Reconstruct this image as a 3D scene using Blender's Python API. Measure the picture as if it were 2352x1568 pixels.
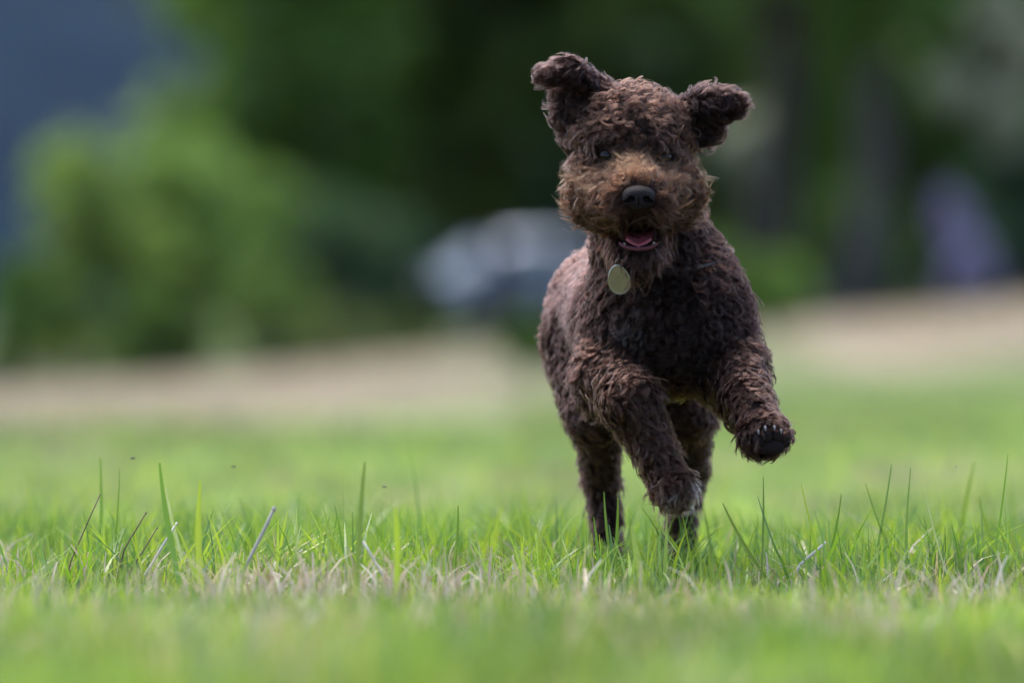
import bpy, bmesh, math, random
import numpy as np
from mathutils import Vector, Matrix, noise as mnoise

for o in list(bpy.data.objects):
    bpy.data.objects.remove(o, do_unlink=True)
scene = bpy.context.scene
COL = scene.collection
R = math.radians

# ---------------------------------------------------------------- camera
CAM_D, CAM_Z, S = 12.0, 0.33, 1710.0          # distance to the focus plane, lens height, picture units per metre there
PW, PH, HORIZON = 2352.0, 1568.0, 800.0
cam_data = bpy.data.cameras.new("camera")
cam = bpy.data.objects.new("camera", cam_data)
COL.objects.link(cam)
cam.location = (0, -CAM_D, CAM_Z)
pitch = math.atan((HORIZON - PH / 2) / (S * CAM_D))
cam.rotation_euler = (math.pi / 2 + pitch, 0, 0)
cam_data.sensor_width = 36
cam_data.lens = 36 * CAM_D * S / PW
cam_data.clip_start, cam_data.clip_end = 0.5, 20000
cam_data.dof.use_dof = True
cam_data.dof.focus_distance = CAM_D - 0.05
cam_data.dof.aperture_fstop = 3.4
cam_data.dof.aperture_blades = 0
scene.camera = cam

# ---------------------------------------------------------------- sky, sun, exposure
SUN_EL, SUN_AZ = R(63), R(-30)                 # azimuth measured from +Y (away from the camera) towards +X
world = bpy.data.worlds.new("World")
scene.world = world
world.use_nodes = True
wn = world.node_tree
bg = wn.nodes["Background"]
sky = wn.nodes.new("ShaderNodeTexSky")
sky.sky_type = 'NISHITA'
sky.sun_disc = False
sky.sun_elevation = SUN_EL
sky.sun_rotation = SUN_AZ
sky.air_density, sky.dust_density, sky.ozone_density = 1.0, 2.5, 1.0
wn.links.new(sky.outputs[0], bg.inputs[0])
bg.inputs[1].default_value = 0.15
sun_data = bpy.data.lights.new("sun", 'SUN')
sun_data.energy, sun_data.angle, sun_data.color = 1.5, R(55), (1.0, 0.95, 0.88)
sun = bpy.data.objects.new("sun", sun_data)
COL.objects.link(sun)
sun_dir = Vector((math.sin(SUN_AZ) * math.cos(SUN_EL), math.cos(SUN_AZ) * math.cos(SUN_EL), math.sin(SUN_EL)))
sun.rotation_euler = sun_dir.to_track_quat('Z', 'Y').to_euler()
scene.view_settings.view_transform = 'Standard'
scene.view_settings.look = 'None'
scene.view_settings.exposure = 1.45
scene.view_settings.gamma = 1.0
scene.view_settings.use_curve_mapping = False
scene.render.engine = 'CYCLES'
scene.cycles.use_denoising = True
scene.cycles.use_adaptive_sampling = False
scene.cycles.max_bounces = 10
scene.cycles.diffuse_bounces = 4
scene.cycles.transmission_bounces = 8
scene.cycles.transparent_max_bounces = 8
try:
    scene.cycles_curves.shape = 'RIBBONS'
    scene.cycles_curves.subdivisions = 2
except Exception:
    pass

rng = np.random.default_rng(7)
random.seed(7)

# ---------------------------------------------------------------- helpers
def at(px, py, d=0.0):
    """a point of the place seen at (px, py), d metres behind the focus plane"""
    k = (CAM_D + d) / (CAM_D * S)
    return np.array([(px - PW / 2) * k, d, CAM_Z + (HORIZON - py) * k])

def tag(o, label=None, cat=None, group=None, kind=None):
    if label: o["label"] = label
    if cat: o["category"] = cat
    if group: o["group"] = group
    if kind: o["kind"] = kind
    return o

def empty(name, loc, rz=0.0):
    e = bpy.data.objects.new(name, None)
    e.location = loc
    e.rotation_euler = (0, 0, rz)
    e.empty_display_size = 0.05
    COL.objects.link(e)
    return e

def link(name, me, mat=None, parent=None, smooth=True):
    o = bpy.data.objects.new(name, me)
    COL.objects.link(o)
    if mat and not me.materials: me.materials.append(mat)
    if parent is not None:
        o.parent = parent
        o.matrix_parent_inverse = Matrix.Identity(4)
    if smooth and hasattr(me, "polygons"):
        me.polygons.foreach_set("use_smooth", [True] * len(me.polygons))
    return o

def mesh_np(name, verts, faces, cols=None):
    """faces: (n,3) or (n,4) int array or list of such arrays"""
    me = bpy.data.meshes.new(name)
    verts = np.asarray(verts, np.float32)
    if not isinstance(faces, list): faces = [faces]
    faces = [np.asarray(f, np.int32) for f in faces if len(f)]
    loops = np.concatenate([f.ravel() for f in faces])
    tot = np.concatenate([np.full(len(f), f.shape[1], np.int32) for f in faces])
    start = np.concatenate([[0], np.cumsum(tot)[:-1]]).astype(np.int32)
    me.vertices.add(len(verts)); me.vertices.foreach_set("co", verts.ravel())
    me.loops.add(len(loops)); me.loops.foreach_set("vertex_index", loops)
    me.polygons.add(len(tot)); me.polygons.foreach_set("loop_start", start)
    me.polygons.foreach_set("loop_total", tot)
    me.update(calc_edges=True)
    if cols is not None:
        a = me.attributes.new("col", 'FLOAT_COLOR', 'POINT')
        c = np.ones((len(verts), 4), np.float32); c[:, :3] = cols
        a.data.foreach_set("color", c.ravel())
    return me

class MB:
    """collects boxes, tubes and rings into one mesh"""
    def __init__(s): s.v, s.f = [], []
    def add(s, v, f):
        n = len(s.v); s.v += [tuple(p) for p in v]; s.f += [tuple(i + n for i in q) for q in f]
    def tube(s, pts, rad, n=8, caps=True, squash=1.0):
        pts = [Vector(p) for p in pts]; v, f = [], []
        up = Vector((0.3, 0.2, 1)).normalized()
        for i, p in enumerate(pts):
            t = (pts[min(i + 1, len(pts) - 1)] - pts[max(i - 1, 0)]).normalized()
            a = t.cross(up)
            if a.length < 1e-3: a = t.cross(Vector((1, 0, 0)))
            a.normalize(); b = t.cross(a)
            r = rad[i] if hasattr(rad, '__len__') else rad
            for k in range(n):
                q = 2 * math.pi * k / n
                v.append(p + a * (math.cos(q) * r) + b * (math.sin(q) * r * squash))
        for i in range(len(pts) - 1):
            for k in range(n):
                f.append((i * n + k, i * n + (k + 1) % n, (i + 1) * n + (k + 1) % n, (i + 1) * n + k))
        if caps:
            f.append(tuple(range(n))[::-1]); f.append(tuple(range((len(pts) - 1) * n, len(pts) * n)))
        s.add(v, f); return s
    def ball(s, c, r, nu=14, nv=9, rot=None):
        v, f = [], []
        for j in range(nv + 1):
            t = math.pi * j / nv
            for i in range(nu):
                q = 2 * math.pi * i / nu
                p = Vector((r[0] * math.sin(t) * math.cos(q), r[1] * math.sin(t) * math.sin(q), r[2] * math.cos(t)))
                if rot: p = rot @ p
                v.append(p + Vector(c))
        for j in range(nv):
            for i in range(nu):
                f.append((j * nu + i, (j + 1) * nu + i, (j + 1) * nu + (i + 1) % nu, j * nu + (i + 1) % nu))
        s.add(v, f); return s
    def prism(s, outline, y0, y1, taper=None):
        """outline of (x,z) extruded from y0 to y1; taper(x,z,side) may move the end rings"""
        n = len(outline)
        v = [(x, y0, z) for x, z in outline] + [(x, y1, z) for x, z in outline]
        if taper: v = [taper(*p) for p in v]
        f = [tuple(range(n)), tuple(range(2 * n - 1, n - 1, -1))]
        f += [(i, i + n, (i + 1) % n + n, (i + 1) % n) for i in range(n)]
        s.add(v, f); return s
    def build(s, name, mat, parent=None, smooth=True, bevel=0):
        me = bpy.data.meshes.new(name)
        me.from_pydata(s.v, [], s.f)
        bm = bmesh.new(); bm.from_mesh(me)
        bmesh.ops.recalc_face_normals(bm, faces=bm.faces)
        if bevel:
            bmesh.ops.bevel(bm, geom=[e for e in bm.edges if e.calc_face_angle(0) > 0.5], offset=bevel, segments=2, affect='EDGES')
        bm.to_mesh(me); bm.free()
        return link(name, me, mat, parent, smooth)

# ---------------------------------------------------------------- materials
def new_mat(name):
    m = bpy.data.materials.new(name); m.use_nodes = True
    nt = m.node_tree; nt.nodes.clear()
    out = nt.nodes.new("ShaderNodeOutputMaterial")
    return m, nt, out

def plain(name, col, rough=0.6, metal=0.0, spec=0.5, noise_amt=0.15, noise_scale=40, coat=0.0, bump=0.0, sss=0.0):
    m, nt, out = new_mat(name)
    b = nt.nodes.new("ShaderNodeBsdfPrincipled")
    tc = nt.nodes.new("ShaderNodeTexCoord")
    n = nt.nodes.new("ShaderNodeTexNoise"); n.inputs["Scale"].default_value = noise_scale; n.inputs["Detail"].default_value = 5
    nt.links.new(tc.outputs["Object"], n.inputs["Vector"])
    mix = nt.nodes.new("ShaderNodeMix"); mix.data_type = 'RGBA'
    mix.inputs["A"].default_value = (*[c * (1 - noise_amt) for c in col], 1)
    mix.inputs["B"].default_value = (*[min(1, c * (1 + noise_amt)) for c in col], 1)
    nt.links.new(n.outputs["Fac"], mix.inputs["Factor"])
    nt.links.new(mix.outputs["Result"], b.inputs["Base Color"])
    b.inputs["Roughness"].default_value = rough; b.inputs["Metallic"].default_value = metal
    b.inputs["Specular IOR Level"].default_value = spec; b.inputs["Coat Weight"].default_value = coat
    if sss:
        b.inputs["Subsurface Weight"].default_value = sss; b.inputs["Subsurface Scale"].default_value = 0.004
    if bump:
        bp = nt.nodes.new("ShaderNodeBump"); bp.inputs["Strength"].default_value = bump; bp.inputs["Distance"].default_value = 0.002
        nt.links.new(n.outputs["Fac"], bp.inputs["Height"]); nt.links.new(bp.outputs[0], b.inputs["Normal"])
    nt.links.new(b.outputs[0], out.inputs[0])
    return m

def leaf_mat(name, col=None, trans=0.45, gloss=0.06, vary=0.0, rough=0.35, tint=(1.2, 1.2, 0.7)):
    """thin leaf: diffuse, light shining through and a faint sheen; colour from the blades' own 'col' when col is None"""
    m, nt, out = new_mat(name)
    if col is None:
        a = nt.nodes.new("ShaderNodeAttribute"); a.attribute_name = "col"; src = a.outputs["Color"]
    else:
        oi = nt.nodes.new("ShaderNodeObjectInfo"); geo = nt.nodes.new("ShaderNodeNewGeometry")
        hs = nt.nodes.new("ShaderNodeHueSaturation"); hs.inputs["Color"].default_value = (*col, 1)
        mr = nt.nodes.new("ShaderNodeMapRange"); mr.inputs["To Min"].default_value = 1 - vary; mr.inputs["To Max"].default_value = 1 + vary
        nt.links.new(geo.outputs["Random Per Island"], mr.inputs["Value"]); nt.links.new(mr.outputs[0], hs.inputs["Value"])
        mh = nt.nodes.new("ShaderNodeMapRange"); mh.inputs["To Min"].default_value = 0.48; mh.inputs["To Max"].default_value = 0.52
        nt.links.new(oi.outputs["Random"], mh.inputs["Value"]); nt.links.new(mh.outputs[0], hs.inputs["Hue"])
        src = hs.outputs[0]
    d = nt.nodes.new("ShaderNodeBsdfDiffuse"); t = nt.nodes.new("ShaderNodeBsdfTranslucent"); g = nt.nodes.new("ShaderNodeBsdfGlossy")
    g.inputs["Roughness"].default_value = rough; g.inputs["Color"].default_value = (1, 1, 1, 1)
    br = nt.nodes.new("ShaderNodeMix"); br.data_type = 'RGBA'; br.blend_type = 'MULTIPLY'; br.inputs["Factor"].default_value = 1
    br.inputs["B"].default_value = (*tint, 1)
    nt.links.new(src, d.inputs["Color"]); nt.links.new(src, br.inputs["A"]); nt.links.new(br.outputs["Result"], t.inputs["Color"])
    m1 = nt.nodes.new("ShaderNodeMixShader"); m1.inputs[0].default_value = trans
    nt.links.new(d.outputs[0], m1.inputs[1]); nt.links.new(t.outputs[0], m1.inputs[2])
    m2 = nt.nodes.new("ShaderNodeMixShader"); m2.inputs[0].default_value = gloss
    nt.links.new(m1.outputs[0], m2.inputs[1]); nt.links.new(g.outputs[0], m2.inputs[2])
    nt.links.new(m2.outputs[0], out.inputs[0])
    return m

def hair_mat(name):
    m, nt, out = new_mat(name)
    h = nt.nodes.new("ShaderNodeBsdfHairPrincipled")
    h.parametrization = 'COLOR'
    a = nt.nodes.new("ShaderNodeAttribute"); a.attribute_name = "col"
    nt.links.new(a.outputs["Color"], h.inputs["Color"])
    h.inputs["Roughness"].default_value = 0.27
    h.inputs["Radial Roughness"].default_value = 0.6
    h.inputs["Coat"].default_value = 0.0
    h.inputs["IOR"].default_value = 1.27
    h.inputs["Random Roughness"].default_value = 0.2
    nt.links.new(h.outputs[0], out.inputs[0])
    return m

# ---------------------------------------------------------------- ground
def smooth01(a, b, x):
    t = np.clip((np.asarray(x) - a) / (b - a), 0, 1); return t * t * (3 - 2 * t)

def ground_z(x, y):
    """height of the meadow: level by the dog, a low dry bank far behind that climbs to the right"""
    x = np.asarray(x, float); y = np.asarray(y, float)
    xr = np.clip(x, -40, 40)
    bank = smooth01(22, 72, y) * (0.22 + 0.085 * np.clip(xr, -6, 7)) + smooth01(60, 140, y) * 0.40 * smooth01(-4.5, 1.5, x)
    far = np.clip(y - 140, 0, 3000) * 0.003
    bumps = 0.006 * np.sin(3.1 * x + 1.7 * y) * np.sin(2.3 * y - 1.1 * x) + 0.012 * np.sin(0.9 * x + 0.4 * y + 2)
    return bank + far + bumps * smooth01(1.0, 3.0, np.hypot(x - 0.15, (y - 0.4)))

xs = np.concatenate([-np.geomspace(2500, 6, 40), np.linspace(-5.5, 5.5, 90), np.geomspace(6, 2500, 40)])
ys = np.concatenate([np.linspace(-60, -13, 25), np.linspace(-12.5, 30, 200), np.linspace(31, 160, 150), np.geomspace(165, 4500, 40)])
GX, GY = np.meshgrid(xs, ys)
GZ = ground_z(GX, GY)
nx, ny = len(xs), len(ys)
idx = np.arange(nx * ny).reshape(ny, nx)
gq = np.stack([idx[:-1, :-1].ravel(), idx[:-1, 1:].ravel(), idx[1:, 1:].ravel(), idx[1:, :-1].ravel()], 1)

m, nt, out = new_mat("meadow")
pb = nt.nodes.new("ShaderNodeBsdfPrincipled"); pb.inputs["Roughness"].default_value = 0.95; pb.inputs["Specular IOR Level"].default_value = 0.1
tc = nt.nodes.new("ShaderNodeTexCoord"); sep = nt.nodes.new("ShaderNodeSeparateXYZ"); nt.links.new(tc.outputs["Object"], sep.inputs[0])
def tex(scale, detail=6, stretch=(1, 1, 1)):
    mp = nt.nodes.new("ShaderNodeMapping"); mp.inputs["Scale"].default_value = stretch
    n = nt.nodes.new("ShaderNodeTexNoise"); n.inputs["Scale"].default_value = scale; n.inputs["Detail"].default_value = detail
    nt.links.new(tc.outputs["Object"], mp.inputs[0]); nt.links.new(mp.outputs[0], n.inputs["Vector"]); return n.outputs["Fac"]
def ramp(src, p0, c0, p1, c1):
    r = nt.nodes.new("ShaderNodeValToRGB"); e = r.color_ramp.elements
    e[0].position, e[0].color, e[1].position, e[1].color = p0, (*c0, 1), p1, (*c1, 1)
    nt.links.new(src, r.inputs[0]); return r.outputs[0]
def mixc(fac, a, b):
    x = nt.nodes.new("ShaderNodeMix"); x.data_type = 'RGBA'
    nt.links.new(fac, x.inputs["Factor"]); nt.links.new(a, x.inputs["A"]); nt.links.new(b, x.inputs["B"]); return x.outputs["Result"]
def math_(op, a, b):
    x = nt.nodes.new("ShaderNodeMath"); x.operation = op
    for i, q in enumerate((a, b)):
        if isinstance(q, (int, float)): x.inputs[i].default_value = q
        else: nt.links.new(q, x.inputs[i])
    return x.outputs[0]
def rng_(src, a, b):
    x = nt.nodes.new("ShaderNodeMapRange"); x.interpolation_type = 'SMOOTHSTEP'
    x.inputs["From Min"].default_value, x.inputs["From Max"].default_value = a, b
    nt.links.new(src, x.inputs["Value"]); return x.outputs[0]
green = ramp(tex(0.8, 8), 0.3, (0.12, 0.20, 0.045), 0.7, (0.22, 0.31, 0.08))
soil = ramp(tex(30, 8), 0.3, (0.05, 0.04, 0.025), 0.75, (0.19, 0.15, 0.09))
hay = ramp(tex(1.2, 8), 0.25, (0.38, 0.29, 0.21), 0.75, (0.56, 0.45, 0.345))
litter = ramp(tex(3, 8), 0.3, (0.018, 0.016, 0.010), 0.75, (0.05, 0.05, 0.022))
wob = math_('MULTIPLY', math_('SUBTRACT', tex(0.3, 5), 0.5), 26.0)
dist = math_('ADD', sep.outputs["Y"], wob)
rough = ramp(tex(1.5, 8), 0.3, (0.055, 0.095, 0.022), 0.7, (0.13, 0.165, 0.05))
near = mixc(rng_(sep.outputs['Y'], 26, 40), mixc(rng_(sep.outputs["Y"], 3, 18), soil, green), rough)
dist2 = math_('SUBTRACT', dist, math_('MULTIPLY', rng_(sep.outputs['X'], -1, 3.5), 24.0))
gap = math_('SUBTRACT', 1.0, math_('MULTIPLY', 0.86, math_('MULTIPLY', rng_(sep.outputs['X'], -1.6, 0.6), math_('SUBTRACT', 1.0, rng_(sep.outputs['X'], 1.9, 2.7)))))
dry = math_('MULTIPLY', math_('MULTIPLY', rng_(dist2, 19, 34), gap), math_('SUBTRACT', 1.0, rng_(dist, 82, 100)))
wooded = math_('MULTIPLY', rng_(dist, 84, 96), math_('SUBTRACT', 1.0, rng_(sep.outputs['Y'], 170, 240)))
mott = math_('ADD', 0.35, math_('MULTIPLY', rng_(tex(0.9, 6), 0.35, 0.6), 0.65))
dry = math_('MULTIPLY', dry, mott)
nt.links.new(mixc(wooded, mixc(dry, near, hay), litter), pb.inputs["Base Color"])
bmp = nt.nodes.new("ShaderNodeBump"); bmp.inputs["Strength"].default_value = 0.7; bmp.inputs["Distance"].default_value = 0.03
nt.links.new(tex(18, 8), bmp.inputs["Height"]); nt.links.new(bmp.outputs[0], pb.inputs["Normal"])
nt.links.new(pb.outputs[0], out.inputs[0])
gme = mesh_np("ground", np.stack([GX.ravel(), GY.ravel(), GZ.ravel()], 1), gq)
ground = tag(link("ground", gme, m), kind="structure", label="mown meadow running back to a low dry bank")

# ---------------------------------------------------------------- far wooded hill
hx = np.linspace(-1500, 1500, 200); hy = np.linspace(2300, 4300, 60)
HX, HY = np.meshgrid(hx, hy)
prof = np.sin(np.clip((HY - 2300) / 2000, 0, 1) * math.pi) ** 0.8
top = 134 + 15 * np.sin(HX / 150 + 2.4) + 8 * np.sin(HX / 61) + 4 * np.sin(HX / 23 + HY / 43)
HZ = prof * top - 4 + ground_z(HX * 0, HY) * (1 - prof)
HZ += prof * 3.0 * (np.sin(HX / 4.3 + HY / 9) * np.sin(HY / 5.1 - HX / 7))
i2 = np.arange(HX.size).reshape(HX.shape)
hq = np.stack([i2[:-1, :-1].ravel(), i2[:-1, 1:].ravel(), i2[1:, 1:].ravel(), i2[1:, :-1].ravel()], 1)
m, nt, out = new_mat("wooded_hill")
pb = nt.nodes.new("ShaderNodeBsdfPrincipled"); pb.inputs["Roughness"].default_value = 1; pb.inputs["Specular IOR Level"].default_value = 0.05
tc = nt.nodes.new("ShaderNodeTexCoord")
nt.links.new(ramp(tex(0.012, 6), 0.35, (0.0015, 0.006, 0.011), 0.7, (0.005, 0.016, 0.023)), pb.inputs["Base Color"])  # forest colour made dark blue, taking in part of the haze tint
nt.links.new(pb.outputs[0], out.inputs[0])
tag(link("hill", mesh_np("hill", np.stack([HX.ravel(), HY.ravel(), HZ.ravel()], 1), hq), m), kind="structure", label="dark wooded hill far beyond the trees")

# ---------------------------------------------------------------- grass (nobody could count it)
GRASS = leaf_mat("grass_blade", None, 0.42, 0.05)
HAY = leaf_mat("hay_blade", None, 0.3, 0.03, tint=(1, 1, 1))
_lat = np.random.default_rng(99).uniform(0, 1, (256, 256))
def vnoise(x, y, f, seed=0.0):
    """smooth value noise in 0..1, f cells per metre"""
    x = np.asarray(x) * f + seed * 17.3; y = np.asarray(y) * f + seed * 31.7
    xi, yi = np.floor(x).astype(int), np.floor(y).astype(int)
    u, w = x - xi, y - yi
    u = u * u * (3 - 2 * u); w = w * w * (3 - 2 * w)
    g = lambda a, b: _lat[a & 255, b & 255]
    return (g(xi, yi) * (1 - u) + g(xi + 1, yi) * u) * (1 - w) + (g(xi, yi + 1) * (1 - u) + g(xi + 1, yi + 1) * u) * w

def blades(P, H, W, lean, az, cols, seg=3, curl=1.0, tipw=0.12):
    """tapered bent blades; P (n,3) roots, H heights, W widths, lean 0..1.5, az lean azimuth"""
    n = len(P); s = np.linspace(0, 1, seg + 1)
    yaw = rng.uniform(0, 2 * math.pi, n)
    wx, wy = np.cos(yaw), np.sin(yaw)
    lx, ly = np.cos(az), np.sin(az)
    V = np.zeros((n, seg + 1, 2, 3), np.float32)
    for j, t in enumerate(s):
        bend = lean * (t ** (1 + curl))
        up = H * t * np.sqrt(np.clip(1 - (lean * t * 0.6) ** 2, 0.05, 1))
        cx = P[:, 0] + lx * bend * H; cy = P[:, 1] + ly * bend * H; cz = P[:, 2] + up
        w = W * (1 - (1 - tipw) * t ** 1.6) * 0.5 * (0.75 + 0.25 * min(1, t * 4))
        for k, sg in enumerate((-1, 1)):
            V[:, j, k, 0] = cx + sg * w * wx; V[:, j, k, 1] = cy + sg * w * wy; V[:, j, k, 2] = cz
    b = (np.arange(n) * (seg + 1) * 2)[:, None]
    F = np.concatenate([b + np.array([2 * j, 2 * j + 1, 2 * j + 3, 2 * j + 2])[None] for j in range(seg)], 0)
    C = np.repeat(cols, (seg + 1) * 2, axis=0)
    return V.reshape(-1, 3), F, C

def scatter(y0, y1, dens, margin):
    hw = lambda y: 0.0575 * (y + CAM_D) * 1.15 + margin
    wmax = hw(y1); n = int(dens * (y1 - y0) * 2 * wmax)
    x = rng.uniform(-wmax, wmax, n); y = rng.uniform(y0, y1, n)
    k = np.abs(x) < hw(y)
    return x[k], y[k]

def grass_cols(n, x, y, dryness):
    base = np.array([[0.21, 0.32, 0.045], [0.29, 0.40, 0.06], [0.10, 0.21, 0.03], [0.35, 0.46, 0.05], [0.15, 0.28, 0.12]])
    c = base[rng.choice(5, n, p=[.32, .28, .16, .14, .10])] * rng.uniform(0.75, 1.2, (n, 1)) * (0.45 + 1.1 * vnoise(x, y * 0.22, 7.0, 6.0))[:, None]
    straw = np.array([[0.56, 0.47, 0.35], [0.46, 0.37, 0.29], [0.66, 0.60, 0.52], [0.33, 0.24, 0.16]])[rng.choice(4, n, p=[.4, .3, .15, .15])] * rng.uniform(0.7, 1.1, (n, 1))
    d = rng.uniform(0, 1, n) < dryness
    c[d] = straw[d]
    return c, d

def grass_field(name, y0, y1, dens, margin, hscale, wscale, seg, dry_base, label):
    x, y = scatter(y0, y1, dens, margin)
    cl = vnoise(x, y * 0.22, 1.3, 0.7) * 0.35 + vnoise(x, y * 0.22, 6.0, 2.1) * 0.35 + vnoise(x, y, 19.0, 3.1) * 0.3
    pk = vnoise(x, y * 0.22, 0.8, 4.4) * 0.4 + vnoise(x, y * 0.22, 5.5, 1.1) * 0.6
    keep = rng.uniform(0, 1, len(x)) < 0.15 + 1.1 * cl
    keep &= (y < 23 + 22 * smooth01(-1, 3.5, x) + 8 * (vnoise(x, y, .3, 2) - .5) + 3 * (vnoise(x, y, 2.0, 8) - .5)) | ((x > 0) & (x < 2.2) & (y < 30))
    x, y, cl, pk = x[keep], y[keep], cl[keep], pk[keep]
    n = len(x)
    cols, d = grass_cols(n, x, y, np.clip(dry_base - .22 * smooth01(-1.5, -3.0, y) + 2.4 * (pk - 0.55), 0.03, 0.9))
    h = (0.010 + 0.048 * cl + rng.gamma(2.0, 0.008, n)) * hscale
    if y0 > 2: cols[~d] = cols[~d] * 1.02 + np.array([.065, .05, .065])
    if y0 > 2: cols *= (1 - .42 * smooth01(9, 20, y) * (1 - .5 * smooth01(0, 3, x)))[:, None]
    h[d] *= 0.95
    tall = rng.uniform(0, 1, n) < 0.012 + 0.16 * np.clip(cl - 0.5, 0, 1) * 2
    h[tall] *= rng.uniform(1.2, 2.0, tall.sum())
    h *= 1 - .36 * smooth01(-3.8, -1.4, y) * (1 - smooth01(-.5, .2, y))      # a lower-cut swath in front of the dog
    w = rng.uniform(0.0022, 0.0068, n) * wscale
    lean = np.abs(rng.normal(0.25, 0.3, n)); lean[d] = np.abs(rng.normal(0.75, 0.45, d.sum())); lean = np.clip(lean, 0, 1.4)
    P = np.stack([x, y, ground_z(x, y) - 0.003], 1)
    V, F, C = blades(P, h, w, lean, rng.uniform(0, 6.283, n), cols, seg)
    return tag(link(name, mesh_np(name, V, F, C), GRASS), label, kind="stuff")

grass_field("grass", -6.2, 3.0, 4000, 0.75, 1.0, 1.0, 3, 0.21, "short mown grass with dry straw, around the dog")
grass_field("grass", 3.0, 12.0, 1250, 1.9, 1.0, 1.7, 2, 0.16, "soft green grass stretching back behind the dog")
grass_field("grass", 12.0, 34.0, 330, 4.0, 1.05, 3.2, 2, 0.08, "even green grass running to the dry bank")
# taller tussocks and fallen straw in the turf
TX, TY, TH, TW, TL, TCOL = [], [], [], [], [], []
spots = [(at(1775, HORIZON, -3.3)[0], -3.3, .085, 70), (at(2330, HORIZON, -2.6)[0], -2.6, .08, 60), (at(300, HORIZON, -2.2)[0], -2.2, .07, 40), (at(1080, HORIZON, -3.6)[0], -3.6, .07, 50)]
for q_ in range(780):
    y_ = (rng.uniform(-4.4, -2.6) if q_ < 70 else rng.uniform(-.4, 3.5)) if q_ < 150 else rng.uniform(-.30, 2.0); x_ = rng.uniform(-1, 1) * (0.0575 * (y_ + CAM_D) * 1.1 + .5)
    spots.append((x_, y_, rng.uniform(.05, .115) * (1.0 if y_ > -1.5 else .75), int(rng.integers(8, 26))))
for _ in range(260):
    y_ = rng.uniform(-1.8, -.2); x_ = rng.uniform(-1, 1) * (0.0575 * (y_ + CAM_D) * 1.1 + .4)
    spots.append((x_, y_, rng.uniform(.026, .052), int(rng.integers(6, 18))))
for x_, y_, h_, k_ in spots:
    TX.append(x_ + rng.normal(0, .028, k_)); TY.append(y_ + rng.normal(0, .05, k_)); TH.append(h_ * rng.uniform(.5, 1.15, k_)); TW.append(rng.uniform(.003, .0075, k_)); TL.append(np.abs(rng.normal(.35, .35, k_)))
    TCOL.append(np.array([[.17, .31, .035], [.27, .40, .05], [.11, .23, .035], [.34, .46, .05]])[rng.integers(0, 4)] * rng.uniform(.8, 1.15, (k_, 1)))
x, y = np.concatenate(TX), np.concatenate(TY)
V1, F1, C1 = blades(np.stack([x, y, ground_z(x, y) - .004], 1), np.concatenate(TH), np.concatenate(TW), np.clip(np.concatenate(TL), 0, 1.2), rng.uniform(0, 6.283, len(x)), np.concatenate(TCOL), 4)
tag(link("grass", mesh_np("grass", V1, F1, C1), GRASS), "taller tussocks of grass scattered through the mown turf", kind="stuff")
n = 6000
y = np.where(rng.uniform(size=n) < .6, rng.uniform(-.9, .7, n), rng.uniform(-2.6, 1.6, n)); x = rng.uniform(-1, 1, n) * (0.0575 * (y + CAM_D) * 1.15 + .4)
k = rng.uniform(size=n) < np.clip(2.4 * vnoise(x, y * .5, 6.0, 9.0) - .95, 0, 1) * np.where(x < .12, 1.0, .5)
x, y = x[k], y[k]; n = len(x)
C0 = np.array([[.58, .47, .34], [.48, .38, .28], [.70, .62, .50], [.34, .24, .16]])[rng.choice(4, n, p=[.4, .3, .2, .1])] * rng.uniform(.75, 1.1, (n, 1))
V1, F1, C1 = blades(np.stack([x, y, ground_z(x, y) + rng.uniform(0, .02, n)], 1), rng.uniform(.025, .065, n), rng.uniform(.0018, .0056, n), np.abs(rng.normal(.5, .5, n)), rng.uniform(0, 6.283, n), C0, 3, tipw=.35)
tag(link("straw", mesh_np("straw", V1, F1, C1), HAY), "loose pale straw caught in the turf", kind="stuff")
# dry standing hay on the bank
x, y = scatter(16, 82, 110, 7)
k = (rng.uniform(size=len(x)) > .95 * smooth01(-1.6, .6, x) * (1 - smooth01(1.8, 3.2, x))) & (y > 25 + 24 * smooth01(-1, 3.5, x) + 8 * (vnoise(x, y, .3, 2) - .5)) & (rng.uniform(size=len(x)) < 1.6 * vnoise(x, y, .8, 5) - .15)
x, y = x[k], y[k]
n = len(x)
c = np.array([[0.56, 0.45, 0.345], [0.47, 0.375, 0.29], [0.40, 0.36, 0.21]])[rng.choice(3, n)] * rng.uniform(0.75, 1.15, (n, 1))
V, F, C = blades(np.stack([x, y, ground_z(x, y) - 0.01], 1), rng.uniform(0.05, 0.13, n), rng.uniform(0.012, 0.03, n), np.abs(rng.normal(0.4, 0.3, n)), rng.uniform(0, 6.283, n), c, 2)
tag(link("dry_grass", mesh_np("dry_grass", V, F, C), HAY), "pale dry grass covering the low bank", kind="stuff")

# ---------------------------------------------------------------- trees and shrubs
BARK = plain("bark", (0.022, 0.018, 0.015), 0.95, noise_amt=0.5, noise_scale=9, bump=0.6)
BARK_GREY = plain("grey_bark", (0.075, 0.068, 0.066), 0.95, noise_amt=0.4, noise_scale=7, bump=0.6)
LEAF = {
    'dark': leaf_mat("dark_leaf", (0.078, 0.145, 0.022), 0.45, 0.03, 0.45),
    'mid': leaf_mat("mid_leaf", (0.145, 0.240, 0.040), 0.48, 0.03, 0.4),
    'light': leaf_mat("light_leaf", (0.185, 0.305, 0.075), 0.47, 0.03, 0.35),
    'blue': leaf_mat("bluish_leaf", (0.050, 0.115, 0.045), 0.4, 0.04, 0.4),
    'sky_gap': leaf_mat("sky_gap_leaf", (0.36, 0.39, 0.33), 0.45, 0.05, 0.3),  # pale leaf colour stands in for sky showing through the trees
    'violet': leaf_mat("violet_petal", (0.40, 0.36, 0.62), 0.4, 0.02, 0.3),
    'olive': leaf_mat("olive_leaf", (0.15, 0.19, 0.06), 0.4, 0.03, 0.35),
}

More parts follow.
